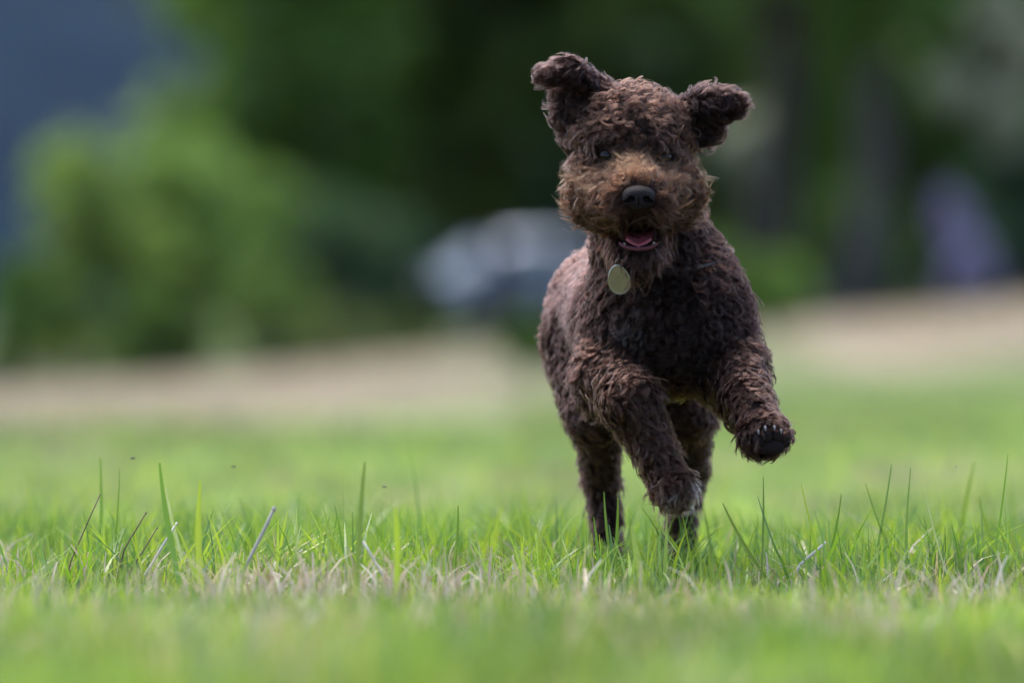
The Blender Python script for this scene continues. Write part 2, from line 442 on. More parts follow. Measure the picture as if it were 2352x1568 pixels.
def leaves_mesh(name, clumps, leaf, per, seed):
    """leaf-sized quads spread through uneven clumps: clumps are (centre, radii)"""
    g = np.random.default_rng(seed)
    P, Rr = [], []
    for c, r in clumps:
        n = per
        d = g.normal(size=(n, 3)); d /= np.linalg.norm(d, axis=1)[:, None]
        rad = g.uniform(0.25, 1.08, (n, 1)) ** 0.6
        lump = 1 + 0.22 * np.sin(d[:, :1] * 7 + seed) * np.sin(d[:, 2:3] * 6 + c[0])
        P.append(np.array(c) + d * rad * lump * np.array(r))
    P = np.concatenate(P); n = len(P)
    a = g.normal(size=(n, 3)); a /= np.linalg.norm(a, axis=1)[:, None]
    b = np.cross(a, g.normal(size=(n, 3))); b /= np.linalg.norm(b, axis=1)[:, None]
    s = leaf * g.uniform(0.6, 1.4, (n, 1))
    V = np.stack([P - a * s, P - b * s * 0.45, P + a * s, P + b * s * 0.45], 1).reshape(-1, 3)
    F = np.arange(n * 4).reshape(-1, 4)
    return mesh_np(name, V, F)

def clump_set(h0, h1, rx, n, seed, rr=(0.35, 0.6), flat=0.85):
    g = np.random.default_rng(seed); out = []
    for i in range(n):
        t = (i + 0.5) / n
        z = h0 + (h1 - h0) * t
        w = rx * math.sqrt(max(0.12, 1 - (2 * t - 0.85) ** 2 * 0.75))
        a = g.uniform(0, 6.283); q = g.uniform(0.2, 1) ** 0.6 * w * 0.75
        r = rx * g.uniform(*rr)
        out.append(((q * math.cos(a), q * math.sin(a), z), (r, r, r * flat)))
    return out

def make_tree(name, loc, label, cat, leaf, h, rx, h0, trunk_r, leafsize, n, per, seed, group=None, bark=BARK, rr=(0.35, 0.6), lean=0.0):
    t = empty(name, loc); tag(t, label, cat, group)
    g = random.Random(seed)
    mb = MB()
    hh = h0 + (h - h0) * 0.8
    pts = [(lean * z + 0.04 * trunk_r / 0.1 * math.sin(z * 1.3 + seed), 0.03 * math.sin(z + seed), z) for z in np.linspace(-0.15, hh, 9)]
    mb.tube(pts, [trunk_r * (1.25 if i == 0 else 1) * (1 - 0.75 * i / 8) for i in range(9)], 9)
    trunk = mb.build("trunk", bark, t)
    cl = clump_set(h0, h, rx, n, seed, rr)
    for i, (c, r) in enumerate(cl):
        if i % 2 == 0:
            k = max(0.12, min(0.95, (c[2] * 0.7) / hh)); z0 = k * hh
            lm = MB()
            p0 = Vector((lean * z0, 0, z0)); p1 = Vector(c)
            lm.tube([p0, p0.lerp(p1, 0.5) + Vector((0, 0, 0.06 * h)), p1], [trunk_r * 0.4, trunk_r * 0.25, trunk_r * 0.08], 6)
            lm.build("limb", bark, trunk)
    link("crown", leaves_mesh("crown", cl, leafsize, per, seed), LEAF[leaf], t, smooth=False)
    return t

def gpos(px, d):
    p = at(px, HORIZON, d); return (p[0], d, float(ground_z(p[0], d)))

TB = "trees along the far edge of the meadow"
# (px, depth, leaf, height, spread, crown base, trunk radius, seed, label)
trees = [
    (640, 104, 'mid', 9.5, 2.0, 1.6, 0.16, 3, "tall mid green broadleaf tree beside the open view of the hill"),
    (930, 108, 'mid', 10.5, 2.3, 2.2, 0.2, 5, "tall leafy tree with a loose grey-green crown above the parked car"),
    (1130, 112, 'dark', 11.0, 2.1, 2.4, 0.17, 8, "dark slim-trunked tree directly behind the parked car"),
    (1420, 106, 'dark', 10.0, 2.4, 2.0, 0.2, 11, "dense dark green tree standing behind the dog's head"),
    (1660, 118, 'mid', 11.0, 2.4, 2.2, 0.2, 13, "dark green tree between the car and the black trunk"),
    (2110, 122, 'dark', 11.5, 2.6, 1.9, 0.22, 21, "dark wide tree shading the violet flowering shrub"),
    (2420, 112, 'dark', 10.5, 2.3, 1.6, 0.2, 23, "dark tree closing the row past the violet shrub"),
    (1930, 135, 'blue', 12.0, 2.8, 1.5, 0.22, 27, "bluish dark tree deep behind the grey trunk"),
    (1250, 138, 'blue', 12.0, 3.0, 1.2, 0.22, 31, "bluish dark tree deep behind the parked car"),
    (780, 140, 'dark', 12.0, 3.0, 1.0, 0.22, 33, "shadowy tree deep behind the light shrubs"),
    (2350, 150, 'blue', 12.0, 3.2, 1.0, 0.22, 35, "shadowy tree deep in the wood beyond the pale sky-gap crown"),
    (1560, 152, 'dark', 12.0, 3.2, 1.0, 0.22, 37, "shadowy tree deep in the wood behind the dark tree"),
]
for px, d, lf, h, rx, h0, tr, sd, lab in trees:
    make_tree("broadleaf_tree", gpos(px, d), lab, "tree", lf, h, rx, h0, tr, 0.17, 26, 620, sd, TB)
# bare trunks whose crowns stand above the picture
make_tree("broadleaf_tree", gpos(1800, 92), "old tree with a thick near-black trunk near the dry bank", "tree", 'dark', 9.5, 2.3, 4.0, 0.30, 0.16, 18, 500, 41, TB, lean=-0.02)
make_tree("broadleaf_tree", gpos(1985, 98), "tree with a grey trunk beside the violet flowering shrub", "tree", 'mid', 9.5, 2.0, 3.6, 0.26, 0.16, 18, 450, 43, TB, bark=BARK_GREY, lean=0.02)
# the wood goes on past both ends of the row
for px, d, lf, h, rx, sd in ((-640, 112, 'mid', 9.0, 2.4, 81), (-1050, 104, 'dark', 10.0, 2.6, 83), (-1480, 110, 'mid', 10.5, 2.6, 85), (2800, 110, 'mid', 10.0, 2.5, 87), (3250, 106, 'dark', 10.5, 2.6, 89), (3700, 112, 'mid', 10.0, 2.6, 91)):
    make_tree("broadleaf_tree", gpos(px, d), "broadleaf tree of the wood past the ends of the row", "tree", lf, h, rx, 1.6, 0.2, 0.2, 22, 380, sd, "trees past the ends of the row")
# pale leaf crowns added to stand in for sky light between the trees
SG = "pale crowns standing in for sky gaps"
make_tree("sky_gap_crown", gpos(2285, 96), "pale leafy crown standing in for a sky gap above the violet shrub", "tree", 'sky_gap', 3.8, 0.66, 1.9, 0.06, 0.11, 10, 230, 51, SG, rr=(0.3, 0.5))
make_tree("sky_gap_crown", gpos(1700, 100), "silver-leaved low tree peeping past the dog's shoulder", "tree", 'sky_gap', 2.5, 0.55, 1.7, 0.05, 0.11, 7, 75, 53, SG, rr=(0.3, 0.5))

def make_shrub(name, px, d, label, leaf, h, rx, leafsize, n, per, seed, group=None, cat="shrub", h0=0.1, stems=4):
    loc = gpos(px, d); t = empty(name, loc); tag(t, label, cat, group)
    g = random.Random(seed); cl = clump_set(h0 + 0.15 * h, h * 0.86, rx, n, seed, (0.3, 0.5))
    for i in range(stems):
        c = cl[i * len(cl) // stems][0]
        MB().tube([(c[0] * 0.12, c[1] * 0.12, -0.08), (c[0] * 0.5, c[1] * 0.5, c[2] * 0.6), c], [0.03 * h / 2 + 0.004, 0.018 * h / 2 + 0.003, 0.006], 6).build("stem", BARK, t)
    link("foliage", leaves_mesh("foliage", cl, leafsize, per, seed), LEAF[leaf], t, smooth=False)
    return t
SH = "shrubs in front of the far trees"
make_shrub("leafy_shrub", 190, 84, "round light green shrub next to the open hill view", 'light', 2.95, 0.9, 0.085, 14, 420, 61, SH)
make_shrub("leafy_shrub", 430, 86, "light green shrub between the round shrub and the dark one", 'light', 3.0, 0.9, 0.085, 13, 400, 63, SH)
make_shrub("leafy_shrub", 600, 90, "bright green tall narrow shrub under the tall mid green tree", 'light', 2.6, 0.6, 0.085, 11, 350, 64, SH)
make_shrub("leafy_shrub", 770, 92, "dark bluish green shrub beside the pale olive bushes", 'blue', 2.15, 0.8, 0.085, 14, 420, 65, SH)
make_shrub("leafy_shrub", 925, 97, "dark bluish green shrub next to the nose of the parked car", 'blue', 1.75, 0.75, 0.085, 13, 400, 66, SH)
make_shrub("leafy_shrub", 25, 83, "dark shrub crowding the foot of the round light shrub", 'dark', 1.7, 0.55, 0.07, 9, 350, 67, SH)
make_shrub("leafy_shrub", 370, 82, "low shadowy shrub at the edge of the dry bank", 'dark', 1.0, 0.62, 0.07, 10, 380, 68, SH)
make_shrub("leafy_shrub", 760, 83, "pale olive bush at the edge of the dry bank", 'olive', 0.62, 0.45, 0.06, 9, 300, 69, SH)
make_shrub("leafy_shrub", 920, 85, "pale olive bush beside the parked car", 'olive', 0.5, 0.36, 0.06, 8, 260, 70, SH)
make_shrub("leafy_shrub", 1225, 44, "low dark weedy bush on the bank behind the dog", 'dark', 0.42, 0.24, 0.035, 8, 300, 71, SH)
make_shrub("leafy_shrub", 1600, 60, "wide dark bush on the bank hidden behind the dog", 'dark', 0.9, 0.6, 0.05, 10, 350, 72, SH)
make_shrub("leafy_shrub", 1790, 66, "dark green bush at the foot of the black trunk", 'mid', 0.75, 0.42, 0.05, 9, 330, 73, SH)
make_shrub("leafy_shrub", 1960, 100, "brownish shadowed bush at the foot of the grey trunk", 'dark', 1.5, 0.8, 0.07, 12, 350, 74, SH)
make_shrub("leafy_shrub", 2330, 104, "tall green bush past the violet flowering shrub", 'blue', 2.6, 0.7, 0.08, 12, 380, 75, SH)
vs = make_shrub("flowering_shrub", 2225, 90, "shrub covered in violet-blue blossom at the top of the dry bank", 'blue', 1.3, 0.42, 0.07, 11, 200, 77)
cl = clump_set(0.25, 0.85, 0.36, 7, 78, (0.4, 0.6)) + [((-0.22, 0, 1.0), (0.2, 0.2, 0.22)), ((-0.3, -0.1, 1.2), (0.13, 0.13, 0.16))]
link("blossom", leaves_mesh("blossom", [((c[0] + 0.05, c[1] - 0.15, c[2]), r) for c, r in cl], 0.05, 520, 79), LEAF['violet'], vs, smooth=False)

# ---------------------------------------------------------------- parked car far behind
PAINT = plain("car_paint", (0.22, 0.28, 0.39), 0.32, 0.35, 0.5, 0.03, 3, coat=0.6)
GLASS = plain("car_glass", (0.11, 0.13, 0.15), 0.05, 0.0, 0.9, 0.02, 3)
RUBBER = plain("rubber", (0.02, 0.02, 0.02), 0.85)
ALLOY = plain("alloy", (0.5, 0.5, 0.52), 0.35, 0.9)
TRIM = plain("dark_trim", (0.03, 0.03, 0.033), 0.6)
LAMP = plain("lamp_lens", (0.75, 0.77, 0.8), 0.08, 0.1, 0.8)
RED = plain("red_lens", (0.45, 0.02, 0.02), 0.15, 0, 0.7)
p = gpos(1205, 124)
car = tag(empty("parked_car", p, R(24)), "pale blue-grey parked car under the trees behind the dog", "car")
low = [(-2.0, .32), (-2.06, .5), (-2.02, .7), (-1.9, .82), (-1.2, .92), (1.75, .98), (1.98, .9), (2.05, .6), (2.0, .32)]
def tp(x, y, z): return (x, y * (1 - 0.10 * max(0, abs(x) - 1.3) / 0.75) * (1 - 0.05 * max(0, .5 - z)), z)
MB().prism(low, -.86, .86, tp).build("body", PAINT, car, bevel=0.05)
cab = [(-1.22, .9), (-0.55, 1.40), (-0.2, 1.47), (1.1, 1.46), (1.45, 1.38), (1.82, .96)]
def tc2(x, y, z): return (x, y * (1 - 0.26 * max(0, z - .9) / .57), z)
MB().prism(cab, -.80, .80, tc2).build("roof", PAINT, car, bevel=0.04)
for sy in (-1, 1):
    for ol in ([(-.98, .96), (-.5, 1.35), (-.05, 1.40), (-.02, .97)], [(.06, .97), (.05, 1.40), (.85, 1.40), (.95, .98)], [(1.03, .98), (.95, 1.39), (1.28, 1.34), (1.55, 1.0)]):
        q = [tc2(x, sy * .80, z) for x, z in ol]
        mb = MB(); mb.add([(a, b + sy * .006, c) for a, b, c in q] + [(a, b - sy * .03, c) for a, b, c in q], [(0, 1, 2, 3), (7, 6, 5, 4), (0, 4, 5, 1), (1, 5, 6, 2), (2, 6, 7, 3), (3, 7, 4, 0)])
        mb.build("window", GLASS, car, smooth=False)
    for x in (-1.28, 1.28):
        w = MB().tube([(x, sy * .62, .31), (x, sy * .64, .31), (x, sy * .85, .31), (x, sy * .872, .31)], [.27, .315, .315, .27], 24).build("wheel", RUBBER, car)
        MB().tube([(x, sy * .80, .31), (x, sy * .880, .31)], [.2, .19], 16).build("rim", ALLOY, w)
    MB().ball((-1.95, sy * .62, .70), (.09, .16, .07)).build("headlight", LAMP, car)
    MB().ball((1.98, sy * .66, .78), (.06, .12, .10)).build("tail_light", RED, car)
    MB().ball((-.72, sy * .94, 1.0), (.06, .09, .06)).build("wing_mirror", PAINT, car)
def pane(name, a, b):
    q = [tc2(a[0], -.68, a[1]), tc2(a[0], .68, a[1]), tc2(b[0], .66, b[1]), tc2(b[0], -.66, b[1])]
    nrm = Vector((b[1] - a[1], 0, -(b[0] - a[0]))).normalized() * (-1 if a[0] < 0 else 1)
    nrm = Vector((abs(nrm.x) * (-1 if a[0] < 0 else 1), 0, abs(nrm.z)))
    mb = MB(); mb.add([Vector(c) + nrm * .012 for c in q] + [Vector(c) - nrm * .03 for c in q], [(0, 1, 2, 3), (7, 6, 5, 4), (0, 4, 5, 1), (1, 5, 6, 2), (2, 6, 7, 3), (3, 7, 4, 0)])
    mb.build(name, GLASS, car, smooth=False)
pane("windscreen", (-1.12, .97), (-.60, 1.36)); pane("rear_window", (1.76, 1.02), (1.50, 1.33))
MB().prism([(-2.09, .36), (-2.09, .52), (-2.0, .52), (-2.0, .36)], -.72, .72).build("grille", TRIM, car, bevel=0.02)
MB().prism([(-1.0, .28), (-1.0, .36), (1.0, .36), (1.0, .28)], -.865, .865).build("sill", TRIM, car)

# ---------------------------------------------------------------- the dog: one continuous body grown from a distance field
PR = []     # (kind, a, ra, b, rb | centre, radii, rot), region, k
def cone(reg, a, ra, b, rb, k=0.02): PR.append(("c", at(*a), ra, at(*b), rb, reg, k))
def elli(reg, c, r, k=0.02, rot=None): PR.append(("e", at(*c), np.array(r), rot, None, reg, k))

# trunk
elli("chest", (1532, 722, .12), (.100, .105, .098))
cone("chest", (1532, 745, .12), .085, (1490, 735, .30), .098, .03)
cone("back", (1490, 728, .30), .100, (1425, 712, .52), .088, .03)
elli("back", (1412, 715, .56), (.088, .085, .090), .03)
cone("back", (1400, 640, .62), .028, (1390, 560, .70), .018, .02)          # short tail, raised behind
cone("neck", (1478, 500, .085), .066, (1528, 660, .12), .088, .03)
# head
elli("head", (1450, 312, .03), (.074, .080, .060), .02)
elli("head", (1450, 400, .015), (.072, .065, .055), .02)
cone("brow", (1405, 325, -.025), .024, (1495, 325, -.025), .024, .02)
cone("bridge", (1452, 385, -.025), .034, (1466, 436, -.098), .024, .02)
cone("muzzle", (1388, 444, -.015), .046, (1434, 464, -.088), .027, .02)
cone("muzzle", (1530, 446, -.015), .045, (1497, 464, -.088), .027, .02)
cone("jaw", (1465, 545, .01), .042, (1466, 588, -.066), .023, .02)
# ears
def rotz_y(ay, ax=0.0):
    return np.array(Matrix.Rotation(R(ay), 3, 'Y') @ Matrix.Rotation(R(ax), 3, 'X'))
elli("ear_l", (1318, 275, .035), (.025, .013, .052), .02, rotz_y(-14))
elli("ear_l", (1340, 186, .025), (.036, .014, .014), .02, rotz_y(22))
elli("ear_l", (1286, 166, -.004), (.034, .016, .012), .02, rotz_y(-18))
elli("ear_r", (1608, 268, .04), (.034, .014, .040), .02, rotz_y(20))
elli("ear_r", (1652, 240, .022), (.034, .012, .019), .02, rotz_y(-6))
# front leg hanging bent
cone("shoulder", (1432, 770, .14), .052, (1408, 870, .08), .047, .03)
cone("leg_fl", (1408, 872, .08), .042, (1452, 925, -.035), .033, .02)
cone("leg_fl", (1452, 925, -.035), .032, (1508, 1045, -.045), .021, .015)
cone("leg_fl", (1508, 1045, -.045), .021, (1546, 1118, -.062), .021, .015)
elli("paw_fl", (1552, 1122, -.066), (.023, .026, .024), .015)
# front leg thrown forward, pads to the lens
cone("shoulder", (1628, 755, .13), .052, (1678, 850, .08), .045, .03)
cone("leg_fr", (1682, 850, .08), .038, (1714, 925, -.02), .028, .02)
cone("leg_fr", (1714, 925, -.02), .027, (1750, 990, -.085), .024, .015)
elli("paw_fr", (1756, 1003, -.10), (.032, .022, .024), .015)
# hind legs on the ground
cone("thigh", (1352, 790, .52), .062, (1372, 945, .43), .042, .03)
cone("leg_hl", (1370, 945, .43), .034, (1382, 1110, .55), .020, .02)
cone("leg_hl", (1382, 1110, .55), .019, (1402, 1285, .53), .018, .015)
cone("leg_hl", (1402, 1294, .53), .022, (1414, 1302, .46), .019, .015)
cone("thigh", (1505, 800, .54), .062, (1580, 945, .44), .038, .03)
cone("leg_hr", (1582, 945, .44), .031, (1584, 1085, .56), .020, .02)
cone("leg_hr", (1584, 1085, .56), .019, (1552, 1285, .54), .018, .015)
cone("leg_hr", (1552, 1294, .54), .022, (1550, 1302, .47), .019, .015)

MOUTH_C, MOUTH_R = at(1466, 534, -.095), np.array([.0260, .055, .0190])
def prim_d(pr, P):
    if pr[0] == "c":
        a, ra, b, rb = pr[1:5]; ab = b - a
        t = np.clip(((P - a) @ ab) / (ab @ ab), 0, 1)
        return np.linalg.norm(P - a - t[..., None] * ab, axis=-1) - (ra + (rb - ra) * t)
    q = (P - pr[1]) if pr[3] is None else (P - pr[1]) @ pr[3]
    q = q / pr[2]
    k0 = np.linalg.norm(q, axis=-1); k1 = np.linalg.norm(q / pr[2], axis=-1)
    return np.where(k0 > 1e-6, k0 * (k0 - 1) / np.maximum(k1, 1e-6), -pr[2].min())
def body_sdf(P, full=False):
    D = None; best = None; bi = None
    for i, pr in enumerate(PR):
        d = prim_d(pr, P)
        if D is None: D, best, bi = d, d.copy(), np.zeros(d.shape, int)
        else:
            k = pr[6]; h = np.clip(0.5 + 0.5 * (D - d) / k, 0, 1)
            D = D + (d - D) * h - k * h * (1 - h)
            w = d < best; best = np.where(w, d, best); bi[w] = i
    q = (P - MOUTH_C) / MOUTH_R; k0 = np.linalg.norm(q, axis=-1)
    m = -(k0 - 1) * MOUTH_R.min()
    D = np.maximum(D, np.where(k0 < 2.5, m, -1))
    return (D, bi) if full else D
def grad(f, P, e=0.002):
    g = np.stack([f(P + np.eye(3)[i] * e) - f(P - np.eye(3)[i] * e) for i in range(3)], -1)
    return g / np.maximum(np.linalg.norm(g, axis=-1, keepdims=True), 1e-9)
def surface_nets(f, lo, hi, h):
    n = np.ceil((np.array(hi) - lo) / h).astype(int) + 1
    ax = [lo[i] + h * np.arange(n[i]) for i in range(3)]
    V = np.empty(n, np.float32)
    for i in range(n[0]):
        g = np.stack(np.broadcast_arrays(ax[0][i], *np.meshgrid(ax[1], ax[2], indexing='ij')), -1)
        V[i] = f(g)
    I = V < 0
    c = n - 1
    cnt = np.zeros(c, np.int16); acc = np.zeros((*c, 3), np.float32)
    corner = [(a, b, d) for a in (0, 1) for b in (0, 1) for d in (0, 1)]
    sl = lambda o: tuple(slice(o[i], o[i] + c[i]) for i in range(3))
    for o in corner:
        for axis in range(3):
            if o[axis]: continue
            o2 = list(o); o2[axis] = 1
            v0, v1 = V[sl(o)], V[sl(o2)]
            x = I[sl(o)] != I[sl(o2)]
            t = np.where(x, v0 / np.where(x, v0 - v1, 1), 0)
            for k in range(3):
                acc[..., k] += np.where(x, (o[k] if k != axis else t), 0)
            cnt += x
    act = cnt > 0
    ids = -np.ones(c, np.int64); ids[act] = np.arange(act.sum())
    cell = np.argwhere(act)
    verts = lo + h * (cell + acc[act] / cnt[act][:, None])
    quads = []
    for axis in range(3):
        b, d = (axis + 1) % 3, (axis + 2) % 3
        s0 = [slice(None)] * 3; s1 = [slice(None)] * 3
        s0[axis], s1[axis] = slice(0, -1), slice(1, None)
        A, B = I[tuple(s0)], I[tuple(s1)]
        for flip, mask in ((False, A & ~B), (True, ~A & B)):
            e = np.argwhere(mask)
            e = e[(e[:, b] > 0) & (e[:, d] > 0) & (e[:, b] < c[b]) & (e[:, d] < c[d])]
            q = []
            for ob, od in ((0, 0), (1, 0), (1, 1), (0, 1)):
                w = e.copy(); w[:, b] -= 1 - ob; w[:, d] -= 1 - od
                q.append(ids[w[:, 0], w[:, 1], w[:, 2]])
            q = np.stack(q if not flip else q[::-1], 1)
            quads.append(q[(q >= 0).all(1)])
    return verts, np.concatenate(quads)

BV, BQ = surface_nets(body_sdf, np.array([-0.02, -0.20, -0.01]), np.array([0.46, 0.80, 0.76]), 0.0065)
SKIN = plain("dog_skin", (0.020, 0.012, 0.011), 0.9, spec=0.05, noise_amt=0.3, noise_scale=60)
dog_at = at(1480, HORIZON, .35); dog_at[2] = 0.0
DOG = tag(empty("dog", tuple(dog_at)), "curly brown dog bounding over the grass with front paws lifted and mouth open", "dog")
BASE = dog_at
def dlink(name, V, F, mat, parent=None, smooth=True, cols=None):
    return link(name, mesh_np(name, np.asarray(V) - BASE, F, cols), mat, DOG if parent is None else parent, smooth)
body = dlink("body", BV, BQ, SKIN)

# ---- curly coat
NOSE = at(1467, 452, -.122)
EYE_PX = ((1392, 359), (1527, 362))
def march(px, py, f=body_sdf):
    c = np.array([0, -CAM_D, CAM_Z]); d = at(px, py, 0) - c; d = d / np.linalg.norm(d); t = CAM_D - 0.5
    for _ in range(80):
        s = float(f((c + d * t)[None])[0])
        if s < 2e-4: break
        t += s
    return c + d * t
EYES = [march(*e) + np.array([0, .0015, 0]) for e in EYE_PX]
PAD = march(1772, 1016)
CH_W = march(1462, 748)
# clumps per m2, length, lift, lay, curl radius, turns, strands, colour
REG = {
    "chest":    (20740, .026, .75, .40, 0.0049, 0.97, 22, (0.0096, 0.0039, 0.0029)),  # chest, neck and shoulder hair darkened, their shade put into the colour
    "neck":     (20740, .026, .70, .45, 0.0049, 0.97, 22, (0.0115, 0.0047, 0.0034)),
    "back":     (18300, .019, .60, .50, 0.0035, 0.92, 17, (0.0338, 0.0160, 0.0134)),
    "thigh":    (15860, .021, .65, .55, 0.0037, 0.92, 15, (0.0260, 0.0124, 0.0101)),
    "head":     (20740, .026, .80, .35, 0.0050, 0.92, 24, (0.0256, 0.0119, 0.0084)),
    "brow":     (21960, .024, .75, .60, 0.0047, 0.84, 24, (0.0245, 0.0114, 0.0083)),
    "bridge":   (36600, .024, .42, .95, 0.0032, 0.67, 20, (0.0437, 0.0184, 0.0096)),
    "muzzle":   (32940, .026, .48, .95, 0.0037, 0.71, 22, (0.0229, 0.0091, 0.0048)),
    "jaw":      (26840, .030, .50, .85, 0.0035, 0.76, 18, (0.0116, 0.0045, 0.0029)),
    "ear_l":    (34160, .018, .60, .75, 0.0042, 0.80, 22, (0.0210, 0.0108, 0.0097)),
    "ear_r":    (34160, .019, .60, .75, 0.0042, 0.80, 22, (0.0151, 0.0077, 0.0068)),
    "shoulder": (20740, .026, .70, .50, 0.0049, 0.92, 22, (0.0170, 0.0075, 0.0056)),
    "leg_fl":   (25620, .023, .62, .80, 0.0047, 0.80, 24, (0.0281, 0.0129, 0.0087)),
    "paw_fl":   (31720, .022, .45, .95, 0.0030, 0.67, 20, (0.0268, 0.0121, 0.0081)),
    "leg_fr":   (25620, .022, .65, .65, 0.0047, 0.84, 24, (0.0316, 0.0147, 0.0109)),
    "paw_fr":   (34160, .020, .60, .60, 0.0034, 0.76, 20, (0.0199, 0.0089, 0.0066)),
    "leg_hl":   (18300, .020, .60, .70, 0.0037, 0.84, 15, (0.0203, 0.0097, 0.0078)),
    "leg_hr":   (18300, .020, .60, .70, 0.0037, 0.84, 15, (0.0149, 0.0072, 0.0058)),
}
tri = np.concatenate([BQ[:, [0, 1, 2]], BQ[:, [0, 2, 3]]])
A3, B3, C3 = BV[tri[:, 0]], BV[tri[:, 1]], BV[tri[:, 2]]
area = 0.5 * np.linalg.norm(np.cross(B3 - A3, C3 - A3), axis=1)
DMAX = max(r[0] for r in REG.values())
N0 = int(area.sum() * DMAX)
ti = rng.choice(len(tri), N0, p=area / area.sum())
u, v = rng.uniform(size=(2, N0)); fl = u + v > 1; u[fl], v[fl] = 1 - u[fl], 1 - v[fl]
ROOT = A3[ti] + (B3 - A3)[ti] * u[:, None] + (C3 - A3)[ti] * v[:, None]
_, bi = body_sdf(ROOT, True)
regs = np.array([p[5] for p in PR])[bi]
dens = np.array([REG[r][0] for r in regs]) / DMAX
keep = rng.uniform(size=N0) < dens
keep &= np.linalg.norm((ROOT - NOSE) / np.array([.023, .024, .018]), axis=1) > 1
keep &= np.linalg.norm((ROOT - MOUTH_C) / (MOUTH_R * np.array([1.06, 1.0, 1.06])), axis=1) > 1
for e in EYES: keep &= np.linalg.norm((ROOT - e - np.array([0, 0, .003])) / np.array([1, 1, 1.25]), axis=1) > (.0128 if e is EYES[0] else .0085)
keep &= ~((np.linalg.norm((ROOT - PAD) / np.array([.021, .04, .013]), axis=1) < 1) & (ROOT[:, 1] < PAD[1] + .012))
keep &= ROOT[:, 2] > 0.004
ROOT, bi, regs = ROOT[keep], bi[keep], regs[keep]
NRM = grad(body_sdf, ROOT)
# combed direction: along each limb, away from the nose on the face, towards the tail on the trunk
FLOW = np.zeros_like(ROOT)
for i, pr in enumerate(PR):
    s = bi == i
    if not s.any(): continue
    if pr[5] in ("muzzle", "bridge"):
        f = ROOT[s] - (NOSE + np.array([0, -.01, -.004])); f[:, 1] *= 0.5
        f[:, 2] = np.where(f[:, 2] > 0, f[:, 2] * 1.1, f[:, 2])
        if pr[5] == "muzzle": f[:, 2] -= .006
    elif pr[5] == "jaw": f = np.tile([0, -.1, -1.0], (s.sum(), 1))
    elif pr[5] in ("chest", "neck", "shoulder"): f = np.tile([0, .35, -1.0], (s.sum(), 1))
    elif pr[5] == "head": f = (ROOT[s] - at(1450, 330, .0)) * np.array([1, .3, 1]) + np.array([0, 0, -.02])
    elif pr[5] == "brow": f = np.tile([0, -.8, -.2], (s.sum(), 1)) + (ROOT[s] - at(1450, 330, 0)) * np.array([14, 0, 0])
    elif pr[5] == "back": f = np.tile([-.15, .8, -.45], (s.sum(), 1))
    elif pr[5] == "ear_l": f = np.tile(at(1225, 185, -.02) - at(1330, 190, .02) if pr[1][2] > at(0, 230)[2] else at(1290, 200) - at(1340, 330), (s.sum(), 1)) * 10
    elif pr[5] == "ear_r": f = np.tile(at(1720, 250, 0) - at(1590, 240, .03), (s.sum(), 1)) * 10
    elif pr[0] == "c": f = np.tile(pr[3] - pr[1], (s.sum(), 1))
    else: f = np.tile([.1, -.3, -1.0], (s.sum(), 1))
    FLOW[s] = f / np.maximum(np.linalg.norm(f, axis=1, keepdims=True), 1e-9)
FLOW = FLOW + rng.normal(0, .38, FLOW.shape)
T = FLOW - (FLOW * NRM).sum(1, keepdims=True) * NRM
T /= np.maximum(np.linalg.norm(T, axis=1, keepdims=True), 1e-6)
Bn = np.cross(NRM, T)

def patch(P, c, r): return np.clip(1.3 - np.linalg.norm((P - c) / r, axis=1), 0, 1)
lock_noise = vnoise(ROOT[:, 0] + ROOT[:, 1] * .7, ROOT[:, 2] - ROOT[:, 1] * .4, 45, .3)
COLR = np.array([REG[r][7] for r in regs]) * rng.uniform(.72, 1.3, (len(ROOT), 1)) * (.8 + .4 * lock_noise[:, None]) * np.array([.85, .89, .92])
def blend(w, c):
    global COLR
    w = (w * (rng.uniform(size=len(w)) < .35 + .65 * w))[:, None]
    COLR = COLR * (1 - w) + np.array(c) * rng.uniform(.75, 1.2, (len(COLR), 1)) * w
blend(patch(ROOT, at(1462, 388, -.05), np.array([.042, .09, .026])), (.125, .066, .035))       # sandy hair over the muzzle
blend(patch(ROOT, at(1545, 415, -.05), np.array([.035, .09, .025])) * .6, (.10, .05, .027))
blend(patch(ROOT, at(1360, 420, -.05), np.array([.035, .09, .030])) * .5, (.10, .056, .034))
blend(patch(ROOT, at(1593, 1105, -.06), np.array([.014, .05, .024])) * .5, (.20, .175, .165))    # pale toes of the hanging paw
blend(patch(ROOT, at(1548, 1145, -.08), np.array([.020, .05, .015])) * .45, (.20, .175, .165))
blend(patch(ROOT, CH_W, np.array([.022, .04, .024])) * .22, (.15, .14, .14))                   # a few pale hairs on the chest
blend(patch(ROOT, at(1575, 890, .2), np.array([.05, .12, .03])) * .8, (.12, .065, .024))       # tawny belly
blend(patch(ROOT, at(1700, 925, -.02), np.array([.045, .06, .025])) * .4, (.09, .05, .031))
for e_ in EYES: blend(patch(ROOT, e_, np.array([.020, .03, .015])) * .8, (.013, .008, .007))  # shade of the eye sockets put into the hair colour
blend(patch(ROOT, at(1467, 508, -.08), np.array([.034, .06, .020])) * .9, (.014, .008, .006))

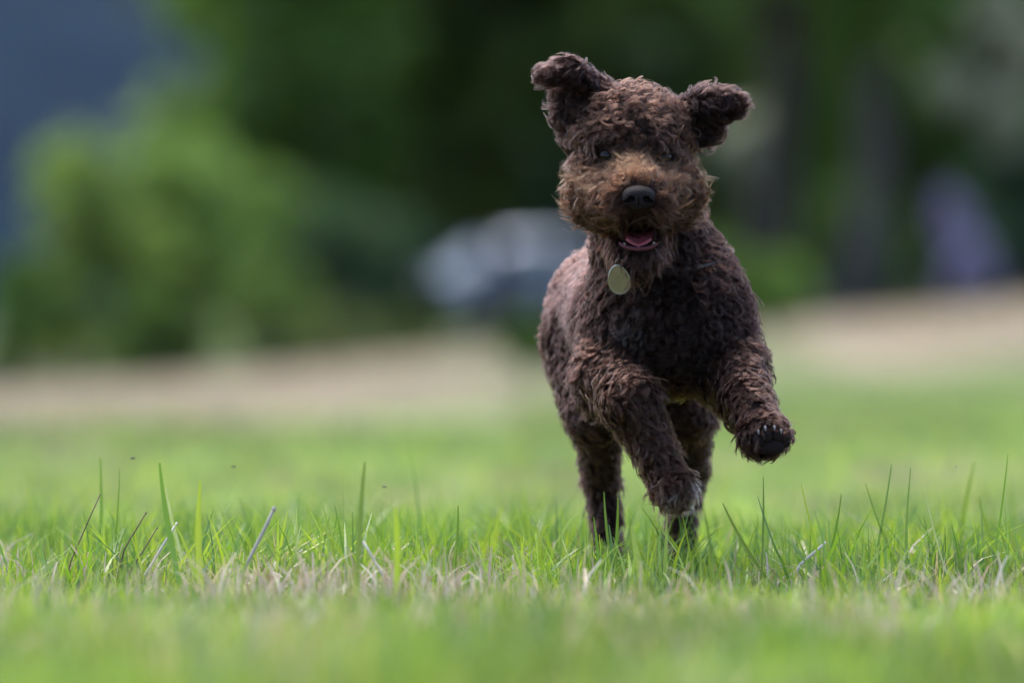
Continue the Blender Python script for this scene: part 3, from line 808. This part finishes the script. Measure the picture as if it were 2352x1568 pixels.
FURM = hair_mat("dog_hair")
def grow(name, mask, M=9):
    ids = np.nonzero(mask)[0]
    prm = np.array([[*REG[r][1:6]] for r in regs[ids]])
    K = int(np.mean([REG[r][6] for r in regs[ids]]))
    n = len(ids)
    L = prm[:, 0] * .92 * np.exp(rng.normal(0, .18, n)); lift = prm[:, 1] * rng.uniform(.7, 1.2, n); lay = prm[:, 2] * rng.uniform(.6, 1.3, n)
    rc = prm[:, 3] * np.exp(rng.normal(0, .38, n)); turns = prm[:, 4] * rng.uniform(.8, 1.6, n) * rng.choice([-1, 1], n)
    ph = rng.uniform(0, 6.283, n)
    s = np.linspace(0, 1, M)
    shp = (n, K, M)
    one = lambda a: a[:, None, None]
    lenf = rng.uniform(.74, 1.04, (n, K, 1))
    S_ = s[None, None] * lenf
    uang = rng.uniform(0, 6.283, (n, K, 1)); urad = np.sqrt(rng.uniform(0, 1, (n, K, 1)))
    fz_ = rng.uniform(size=(n, K, 1)) < .16
    lenf = np.where(fz_, lenf * rng.uniform(.9, 1.25, (n, K, 1)), lenf); S_ = s[None, None] * lenf
    rho = .0050 * np.where(fz_, 1.5, 1.0) * one(np.exp(rng.normal(0, .3, n))) * (1 - .62 * np.clip(S_ * 1.4, 0, 1) + .35 * np.clip(S_ - .75, 0, 1))
    th = one(ph) + 6.283 * one(turns) * S_ + rng.normal(0, 1, (n, K, 1)) * np.where(fz_, .9, .2)
    ramp_ = np.clip(S_ * 2.2, 0, 1); ramp_ = ramp_ * ramp_ * (3 - 2 * ramp_)
    hN = one(L * lift) * (S_ - .38 * S_ ** 2) + one(rc) * .8 * ramp_ * np.sin(th + 1.0) * .6
    hT = one(L * lay) * (.35 * S_ + .65 * S_ ** 2) + one(rc) * ramp_ * np.cos(th) + rho * urad * np.cos(uang)
    hB = one(rc) * ramp_ * np.sin(th) + rho * urad * np.sin(uang)
    fz = rng.normal(0, .00045, shp) * S_
    P = (ROOT[ids][:, None, None] + NRM[ids][:, None, None] * (hN + fz)[..., None] + T[ids][:, None, None] * (hT + rng.normal(0, .0005, shp) * S_)[..., None]
         + Bn[ids][:, None, None] * (hB + rng.normal(0, .0005, shp) * S_)[..., None])
    P = P.reshape(-1, 3) - BASE
    P[:, 2] = np.maximum(P[:, 2], .002)
    hc = bpy.data.hair_curves.new(name)
    hc.add_curves([M] * (n * K))
    hc.attributes["position"].data.foreach_set("vector", P.astype(np.float32).ravel())
    rad = np.tile(.00021 * (1 - .72 * s ** 2), n * K).astype(np.float32)
    ra = hc.attributes.get("radius") or hc.attributes.new("radius", 'FLOAT', 'POINT')
    ra.data.foreach_set("value", rad)
    tipc = 1 + .45 * s
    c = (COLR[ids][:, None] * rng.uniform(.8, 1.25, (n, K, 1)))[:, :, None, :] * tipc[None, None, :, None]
    c4 = np.ones((n * K * M, 4), np.float32); c4[:, :3] = np.clip(c.reshape(-1, 3), 0, .9)
    ca = hc.attributes.new("col", 'FLOAT_COLOR', 'POINT'); ca.data.foreach_set("color", c4.ravel())
    hc.materials.append(FURM)
    o = bpy.data.objects.new(name, hc); COL.objects.link(o)
    o.parent = DOG
    print("FUR", name, n, n * K)
    return o
isin = lambda *a: np.isin(regs, a)
grow("head_fur", isin("head", "brow"))
tag(grow("muzzle_fur", isin("muzzle", "bridge", "jaw")), "sandy brown wavy hair around the muzzle")
grow("ear_fur", isin("ear_l")); grow("ear_fur", isin("ear_r"))
grow("body_fur", isin("chest", "neck", "back", "shoulder"))
grow("leg_fur", isin("leg_fl", "paw_fl")); grow("leg_fur", isin("leg_fr", "paw_fr"))
grow("leg_fur", isin("leg_hl", "leg_hr", "thigh"))

# ---- nose, eyes, mouth, pads
NOSE_M = plain("nose_leather", (0.011, 0.008, 0.009), 0.5, 0, 0.12, 0.35, 900, bump=0.5)
def nose_sdf(P):
    q = P - NOSE
    def el(c, r):
        w = (q - np.array(c)) / np.array(r); k0 = np.linalg.norm(w, axis=-1); k1 = np.linalg.norm(w / np.array(r), axis=-1)
        return k0 * (k0 - 1) / np.maximum(k1, 1e-6)
    def sm(a, b, k=.006):
        h = np.clip(.5 + .5 * (a - b) / k, 0, 1); return a + (b - a) * h - k * h * (1 - h)
    d = sm(el((0, 0, .003), (.0215, .017, .0125)), el((0, -.004, -.006), (.012, .013, .013)))
    d = sm(d, el((-.012, -.004, -.003), (.009, .011, .010))); d = sm(d, el((.012, -.004, -.003), (.009, .011, .010)))
    for s in (-1, 1):
        d = np.maximum(d, -sm(el((s * .0098, -.016, -.0035), (.0048, .011, .0042)), el((s * .0155, -.011, -.0065), (.0042, .008, .0022)), .003))
    d = np.maximum(d, -el((0, -.020, -.010), (.0009, .007, .010)))
    return d
NV, NQ = surface_nets(nose_sdf, NOSE - .03, NOSE + .03, .0011)
dlink("nose", NV, NQ, NOSE_M)
EYE_M = plain("eye_glass", (0.008, 0.005, 0.004), 0.05, 0, 0.26, 0.2, 200)
for e in EYES:
    mb = MB().ball(e - BASE, (.0098,) * 3, 20, 14); mb.build("eye", EYE_M, DOG)
PINK = plain("tongue_flesh", (0.23, 0.055, 0.075), 0.4, 0, 0.25, 0.2, 300, bump=0.25, sss=0.3)
LIPM = plain("lip_flesh", (0.085, 0.028, 0.034), 0.6, 0, 0.12, 0.35, 250, bump=0.2)
DARKM = plain("mouth_lining", (0.014, 0.006, 0.006), 0.8, spec=0.05)
TOOTH = plain("tooth_enamel", (0.26, 0.22, 0.18), 0.3)
# lining: a cup behind the opening
mb = MB(); cx = MOUTH_C - BASE
mb.ball(cx + np.array([0, .022, 0]), (.0255, .035, .0185), 20, 12)
lv = [(p[0], p[1], p[2]) for p in mb.v]
keepf = [f for f in mb.f if all(lv[i][1] > cx[1] - .002 for i in f)]
mb.f = keepf; mb.build("mouth_lining", DARKM, DOG)
def sheet(name, fn, nu, nv, mat, thick=.004):
    U, Vv = np.meshgrid(np.linspace(0, 1, nu), np.linspace(0, 1, nv), indexing='ij')
    P = np.array([[fn(a, b) for b in np.linspace(0, 1, nv)] for a in np.linspace(0, 1, nu)])
    V2 = np.concatenate([P.reshape(-1, 3), P.reshape(-1, 3) - np.array([0, 0, thick])])
    k = np.arange(nu * nv).reshape(nu, nv); N = nu * nv
    q = np.stack([k[:-1, :-1].ravel(), k[1:, :-1].ravel(), k[1:, 1:].ravel(), k[:-1, 1:].ravel()], 1)
    rim = np.concatenate([k[0, :], k[1:, -1], k[-1, -2::-1], k[-2:0:-1, 0]])
    r2 = np.roll(rim, -1)
    side = np.stack([rim, rim + N, r2 + N, r2], 1)
    return dlink(name, V2, [q, q[:, ::-1] + N, side], mat)
TB_, TF = at(1467, 528, -.03), at(1467, 557, -.099)
def tongue(a, b):
    w = .0215 * math.sin(math.pi * (.12 + .80 * (1 - b) if b > .6 else .5)) ** .5 if b > .6 else .0215
    x = (a - .5) * 2 * w
    c = TB_ + (TF - TB_) * b
    return c + np.array([x, 0, .0045 * (abs(a - .5) * 2) ** 2 - .0015 * math.exp(-((a - .5) / .06) ** 2) + .002 * math.sin(b * 3)])
sheet("tongue", tongue, 15, 12, PINK, .005)
arc = [at(1467 + 45 * math.sin(t), 553 + 19 * math.cos(t), -.082 - .022 * math.cos(t * .75)) - BASE for t in np.linspace(-1.3, 1.3, 17)]
MB().tube(arc, [.0013 + .0015 * math.cos((i - 8) / 8 * 1.2) for i in range(17)], 8).build("lower_lip", LIPM, DOG)
for px, py, hgt in ((1434, 560, .0015), (1502, 558, .002)):
    b = at(px, py, -.094) - BASE
    MB().tube([b + np.array([0, .002, -.003]), b + np.array([0, 0, hgt * .5]), b + np.array([0, .001, hgt])], [.0022, .0018, .0005], 7).build("tooth", TOOTH, DOG)
PADM = plain("paw_pad", (0.014, 0.010, 0.010), 0.8, 0, 0.12, 0.4, 500, bump=0.6)
CLAW = plain("claw_horn", (0.13, 0.12, 0.12), 0.35)
for px, py, rx, rz in ((1772, 1026, .017, .011), (1742, 1010, .008, .0095), (1762, 1000, .008, .0095), (1785, 1000, .008, .0095), (1803, 1012, .008, .0095)):
    c = march(px, py) - BASE
    MB().ball(c + np.array([0, -.001, 0]), (rx, .007, rz), 16, 10).build("paw_pad", PADM, DOG)
for px, py in ((1741, 992), (1757, 984), (1778, 983), (1793, 990)):
    c = march(px, py) - BASE + np.array([0, -.006, 0])
    MB().tube([c + np.array([0, .004, .002]), c + np.array([0, -.004, .002]), c + np.array([.0005, -.010, -.003])], [.0026, .0022, .0006], 8).build("claw", CLAW, DOG)

# ---- tag and collar
STEEL = plain("tag_steel", (0.30, 0.31, 0.29), 0.12, 1.0, 0.5, 0.10, 900, bump=0.3)
COLLAR = plain("collar_leather", (0.03, 0.02, 0.016), 0.6)
cc = at(1492, 600, .07)
# collar ring lies deep in the coat round the neck
ringp = []
for t in np.linspace(0, 2 * math.pi, 40, endpoint=False):
    d = np.array([math.cos(t), math.sin(t) * .95, .25 * math.sin(t)])
    lo_, hi_ = 0.0, .2
    for _ in range(22):
        md = (lo_ + hi_) / 2
        if body_sdf((cc + d * md)[None])[0] < 0.002: lo_ = md
        else: hi_ = md
    ringp.append(cc + d * lo_)
TAGC = at(1422, 642, -.080)
tagO = tag(empty("pet_tag", tuple(TAGC)), "polished metal egg-shaped pet tag hanging below the dog's chin", "pet tag")
ol = []
for k in range(40):
    t = 2 * math.pi * k / 40
    rr = 1 + .10 * math.sin(t)
    ol.append((.0142 * math.cos(t) * (1 - .16 * math.sin(t)), .0195 * math.sin(t)))
tme = MB(); tme.prism(ol, -.0011, .0011)
disc = tme.build("disc", STEEL, tagO, smooth=False, bevel=.0006)
disc.rotation_euler = (R(12), R(-8), R(-9))
rimm = MB(); rimm.tube([(x * 1.0, 0, z * 1.0) for x, z in ol + ol[:1]], .0013, 8, caps=False)
rim = rimm.build("rim", STEEL, disc)
rp = [(.0048 * math.cos(t), .001 * math.sin(2 * t), .0048 * math.sin(t) + .0225) for t in np.linspace(0, 6.283, 25)]
rg = MB().tube(rp, .0008, 6, caps=False).build("split_ring", STEEL, tagO)
co = MB(); rr_ = ringp + ringp[:1]
co.tube([Vector(p - BASE) for p in rr_], .004, 8, caps=False)
collar = co.build("collar", COLLAR, None)
collar.location = tuple(BASE)
tag(collar, "dark thin collar buried in the curls of the dog's neck", "collar")
# short chain link from ring to collar
front = min(ringp, key=lambda q: abs(q[0] - TAGC[0]) + (q[1] > cc[1]) * 9)
MB().tube([Vector((0, 0, .0315)), Vector((front - TAGC) * .5 + np.array([0, 0, .006])), Vector(front - TAGC)], .0009, 6).build("link", STEEL, tagO)

# ---------------------------------------------------------------- single blades and stalks that stand out
BLADE_G = leaf_mat("tall_blade", (0.12, 0.22, 0.04), 0.5, 0.05, 0)
BLADE_Y = leaf_mat("yellow_blade", (0.30, 0.42, 0.045), 0.5, 0.05, 0)
BLADE_P = leaf_mat("pale_blade", (0.36, 0.44, 0.28), 0.4, 0.05, 0)
STRAW = plain("straw", (0.58, 0.53, 0.46), 0.6, noise_amt=0.2, noise_scale=80)
STRAW_GREY = plain("grey_straw", (0.36, 0.33, 0.31), 0.7, noise_amt=0.25, noise_scale=80)
STEM = plain("dry_stem", (0.13, 0.075, 0.055), 0.7, noise_amt=0.4, noise_scale=120)
def gz(x, y): return float(ground_z(x, y))
def blade(px0, py0, px1, py1, d, w, mat, label, bend=0.0, grp="single blades standing out of the turf", dd=0.0):
    b, t = at(px0, py0, d), at(px1, py1, d + dd)
    r = b + (b - t) * max(0.0, (b[2] - gz(b[0], b[1])) / max(1e-3, (t[2] - b[2])))      # carry it down to the soil
    if np.linalg.norm(r[:2] - b[:2]) > .05: r = np.array([b[0] + .05 * np.sign(r[0] - b[0]), b[1], gz(b[0], b[1])])
    r[2] -= .004
    n = 11; V, F = [], []
    if bend == 0.0: bend = random.choice((-1, 1)) * random.uniform(.002, .005)
    side0 = Vector((1, random.uniform(-.8, .8), 0)).normalized(); fw = random.uniform(-.03, .02)
    for i in range(n):
        s = i / (n - 1)
        c = Vector(r).lerp(Vector(t), s) + Vector((bend * 4 * s * (1 - s), fw * s * s, 0))
        ww = w * (1 - .68 * max(0, (s - .45) / .55) ** 1.8) * (.75 + .25 * min(1, 3 * s)) * .5
        a = side0 * ww
        V += [c - a, c + Vector((0, .28 * ww, 0)), c + a]
    for i in range(n - 1):
        for k in (0, 1): F.append((3 * i + k, 3 * i + k + 1, 3 * i + k + 4, 3 * i + k + 3))
    me = bpy.data.meshes.new("grass_blade")
    me.from_pydata([Vector(q) - Vector(r) for q in V], [], F)
    o = link("grass_blade", me, mat); o.location = tuple(r)
    return tag(o, label, "grass blade", grp)
def stalk(px0, py0, px1, py1, d, rad, mat, label, nodes=(), grp="dry stalks sticking out of the turf", dd=0.0):
    b, t = Vector(at(px0, py0, d)), Vector(at(px1, py1, d + dd))
    ext = (b - t).normalized() * .03
    b2 = b + ext
    g_ = gz(b2.x, b2.y) - .003
    if b2.z > g_: b2 = Vector((b2.x, b2.y, g_))
    e = tag(empty("dry_stalk", tuple(b2)), label, "stalk", grp)
    ax = t - b2
    pts = [Vector((0, 0, 0)), (b - b2)] + [(b - b2).lerp(ax, k) + Vector((random.uniform(-.0006, .0006), 0, 0)) for k in (.33, .66, 1)]
    MB().tube(pts, [rad * q for q in (1.1, 1, .95, .9, .8)], 8).build("stem", mat, e)
    for s in nodes:
        c = (b - b2).lerp(ax, s)
        MB().ball(c, (rad * 1.25, rad * 1.25, rad * 1.6), 8, 6).build("node", mat, e)
    return e
stalk(163, 1288, 231, 1133, -.05, .0009, STEM, "thin dark brown stem leaning alone among green blades", (.55,))
stalk(285, 1262, 335, 1178, -.02, .0010, STEM, "thin dark stem with a swollen joint beside the white straw", (.45, 1.0))
stalk(296, 1318, 361, 1212, -.08, .0009, STEM, "slender brown stem with a tiny knob tip next to the white straw", (1.0,))
stalk(322, 1338, 408, 1199, -.10, .0018, STRAW, "bright white straw leaning beside the broad green blade")
stalk(560, 1310, 632, 1163, -.45, .0024, STRAW_GREY, "thick grey straw with a cut end leaning over the turf", (.96,))
stalk(892, 1340, 833, 1242, -.4, .0020, STRAW, "pale straw leaning against green blades, bare turf beyond")
stalk(1332, 1338, 1360, 1256, .25, .0024, STRAW_GREY, "short grey-white straw beside the dog's hind paw")
stalk(1838, 1296, 1898, 1244, -.12, .0022, STRAW, "pale bent straw lying low between green blades")
stalk(640, 1302, 695, 1262, .3, .0015, STRAW, "little cream straw lying nearly flat in the turf")
blade(411, 1305, 368, 1062, -.35, .0085, BLADE_G, "broad tall green blade with the white straw at its foot", -.004)
blade(418, 1260, 381, 1118, .32, .0050, BLADE_P, "pale whitish blade rising close by the broad green blade")
blade(464, 1295, 460, 1104, -.42, .0080, BLADE_Y, "broad yellow-green blade standing beside the broad green blade")
blade(226, 1220, 231, 1050, .55, .0050, BLADE_G, "tall soft green blade behind the lone brown stem")
blade(258, 1260, 276, 1074, .22, .0026, BLADE_G, "very thin tall green blade near the lone brown stem", .003)
blade(828, 1250, 838, 1060, -.65, .0075, BLADE_G, "tall soft green blade rising over the pale straw")
blade(1410, 1300, 1387, 1129, -.03, .0042, BLADE_G, "sharp green blade, tallest of three in front of the dog's hind leg", -.003)
blade(1409, 1298, 1419, 1141, -.03, .0048, BLADE_G, "sharp green blade with cut tip, in front of the dog's hind leg", .002)
blade(1404, 1292, 1399, 1205, -.03, .0040, BLADE_G, "short stub blade, lowest of three in front of the dog's hind leg")
blade(1472, 1285, 1451, 1206, -.28, .0085, BLADE_Y, "bright yellow-green broad blade between the dog's hind paws", -.003)
blade(1522, 1275, 1518, 1207, -.05, .0040, BLADE_Y, "short light blade against the dog's farther hind paw")
blade(1728, 1260, 1660, 1155, -.22, .0055, BLADE_G, "green blade leaning towards the dog's hind paws", -.006)
blade(1748, 1262, 1753, 1094, -.03, .0028, BLADE_G, "thin upright blade with brown tip below the lifted paw", .002)
blade(1786, 1250, 1741, 1140, -.04, .0030, BLADE_G, "thin blade crossing the upright one below the lifted paw", -.004)
blade(1888, 1296, 1932, 1133, -.06, .0042, BLADE_G, "dark green blade with blunt straw-coloured tip, rising from the bent straw", .006)
blade(1872, 1220, 1838, 1108, .02, .0026, BLADE_Y, "thin light blade leaning back over the bent straw", -.003)
blade(2086, 1240, 2092, 1074, -.03, .0034, BLADE_G, "dark upright blade with a kink, standing alone", -.003)
blade(2022, 1195, 2048, 1066, .14, .0034, BLADE_G, "green blade forming one arm of a tall V")
blade(2024, 1195, 1988, 1110, .14, .0030, BLADE_G, "shorter green blade forming the other arm of the V")
blade(2292, 1195, 2313, 1042, .12, .0034, BLADE_G, "slim tall blade, the last one before the turf thickens")
blade(2218, 1185, 2237, 1060, 1.1, .0080, BLADE_G, "wide soft blurred blade beyond the slim tall one")
blade(2150, 1215, 2122, 1118, -.02, .0024, BLADE_P, "thin whitish-tipped blade near the kinked blade", -.003)
blade(2270, 1200, 2245, 1140, .5, .0050, BLADE_G, "bowed green blade beside the wide soft blurred one", -.006)
blade(1040, 1260, 1052, 1160, -.1, .0050, BLADE_G, "upright dark green blade in the open turf")
blade(905, 1300, 908, 1165, -.9, .0080, BLADE_Y, "soft yellow-green blade near the pale straw")
blade(770, 1235, 775, 1180, .1, .0034, BLADE_G, "short dark blade standing near the pale straw")

# ---------------------------------------------------------------- flies over the grass
WING = leaf_mat("fly_wing", (0.35, 0.35, 0.36), 0.6, 0.2, 0)
FLYB = plain("fly_body", (0.02, 0.02, 0.025), 0.4)
for px, py, d, fl_ in ((538, 1071, .5, 'over the thick grey straw'), (884, 1117, .35, 'near the yellow-green blade by the pale straw'), (2196, 1072, .5, 'beside the wide blurred blade'), (304, 1052, .3, 'between the thin tall blade and the broad one')):
    p = at(px, py, d)
    f = tag(empty("fly", tuple(p), random.uniform(0, 6)), "tiny dark fly hovering " + fl_, "fly", "flies hovering above the grass")
    MB().ball((0, 0, 0), (.0026, .0012, .0012), 8, 6).ball((.0028, 0, .0002), (.0011, .0011, .0011), 8, 6).build("body", FLYB, f)
    for s in (-1, 1):
        MB().ball((-.0008, s * .0026, .0012), (.0014, .0024, .0002), 8, 6).build("wing", WING, f)

# ---------------------------------------------------------------- the air between here and the hill
m, nt, out = new_mat("haze")
pv = nt.nodes.new("ShaderNodeVolumePrincipled")
pv.inputs["Color"].default_value = (0.10, 0.38, 1.0, 1)
pv.inputs["Density"].default_value = 0.000014
nt.links.new(pv.outputs[0], out.inputs["Volume"])
hb = MB(); hb.prism([(-2600, -3), (2600, -3), (2600, 230), (-2600, 230)], -100, 4700)
hz = hb.build("haze", m, smooth=False)
tag(hz, "thin blue summer haze between meadow and hill", kind="stuff")
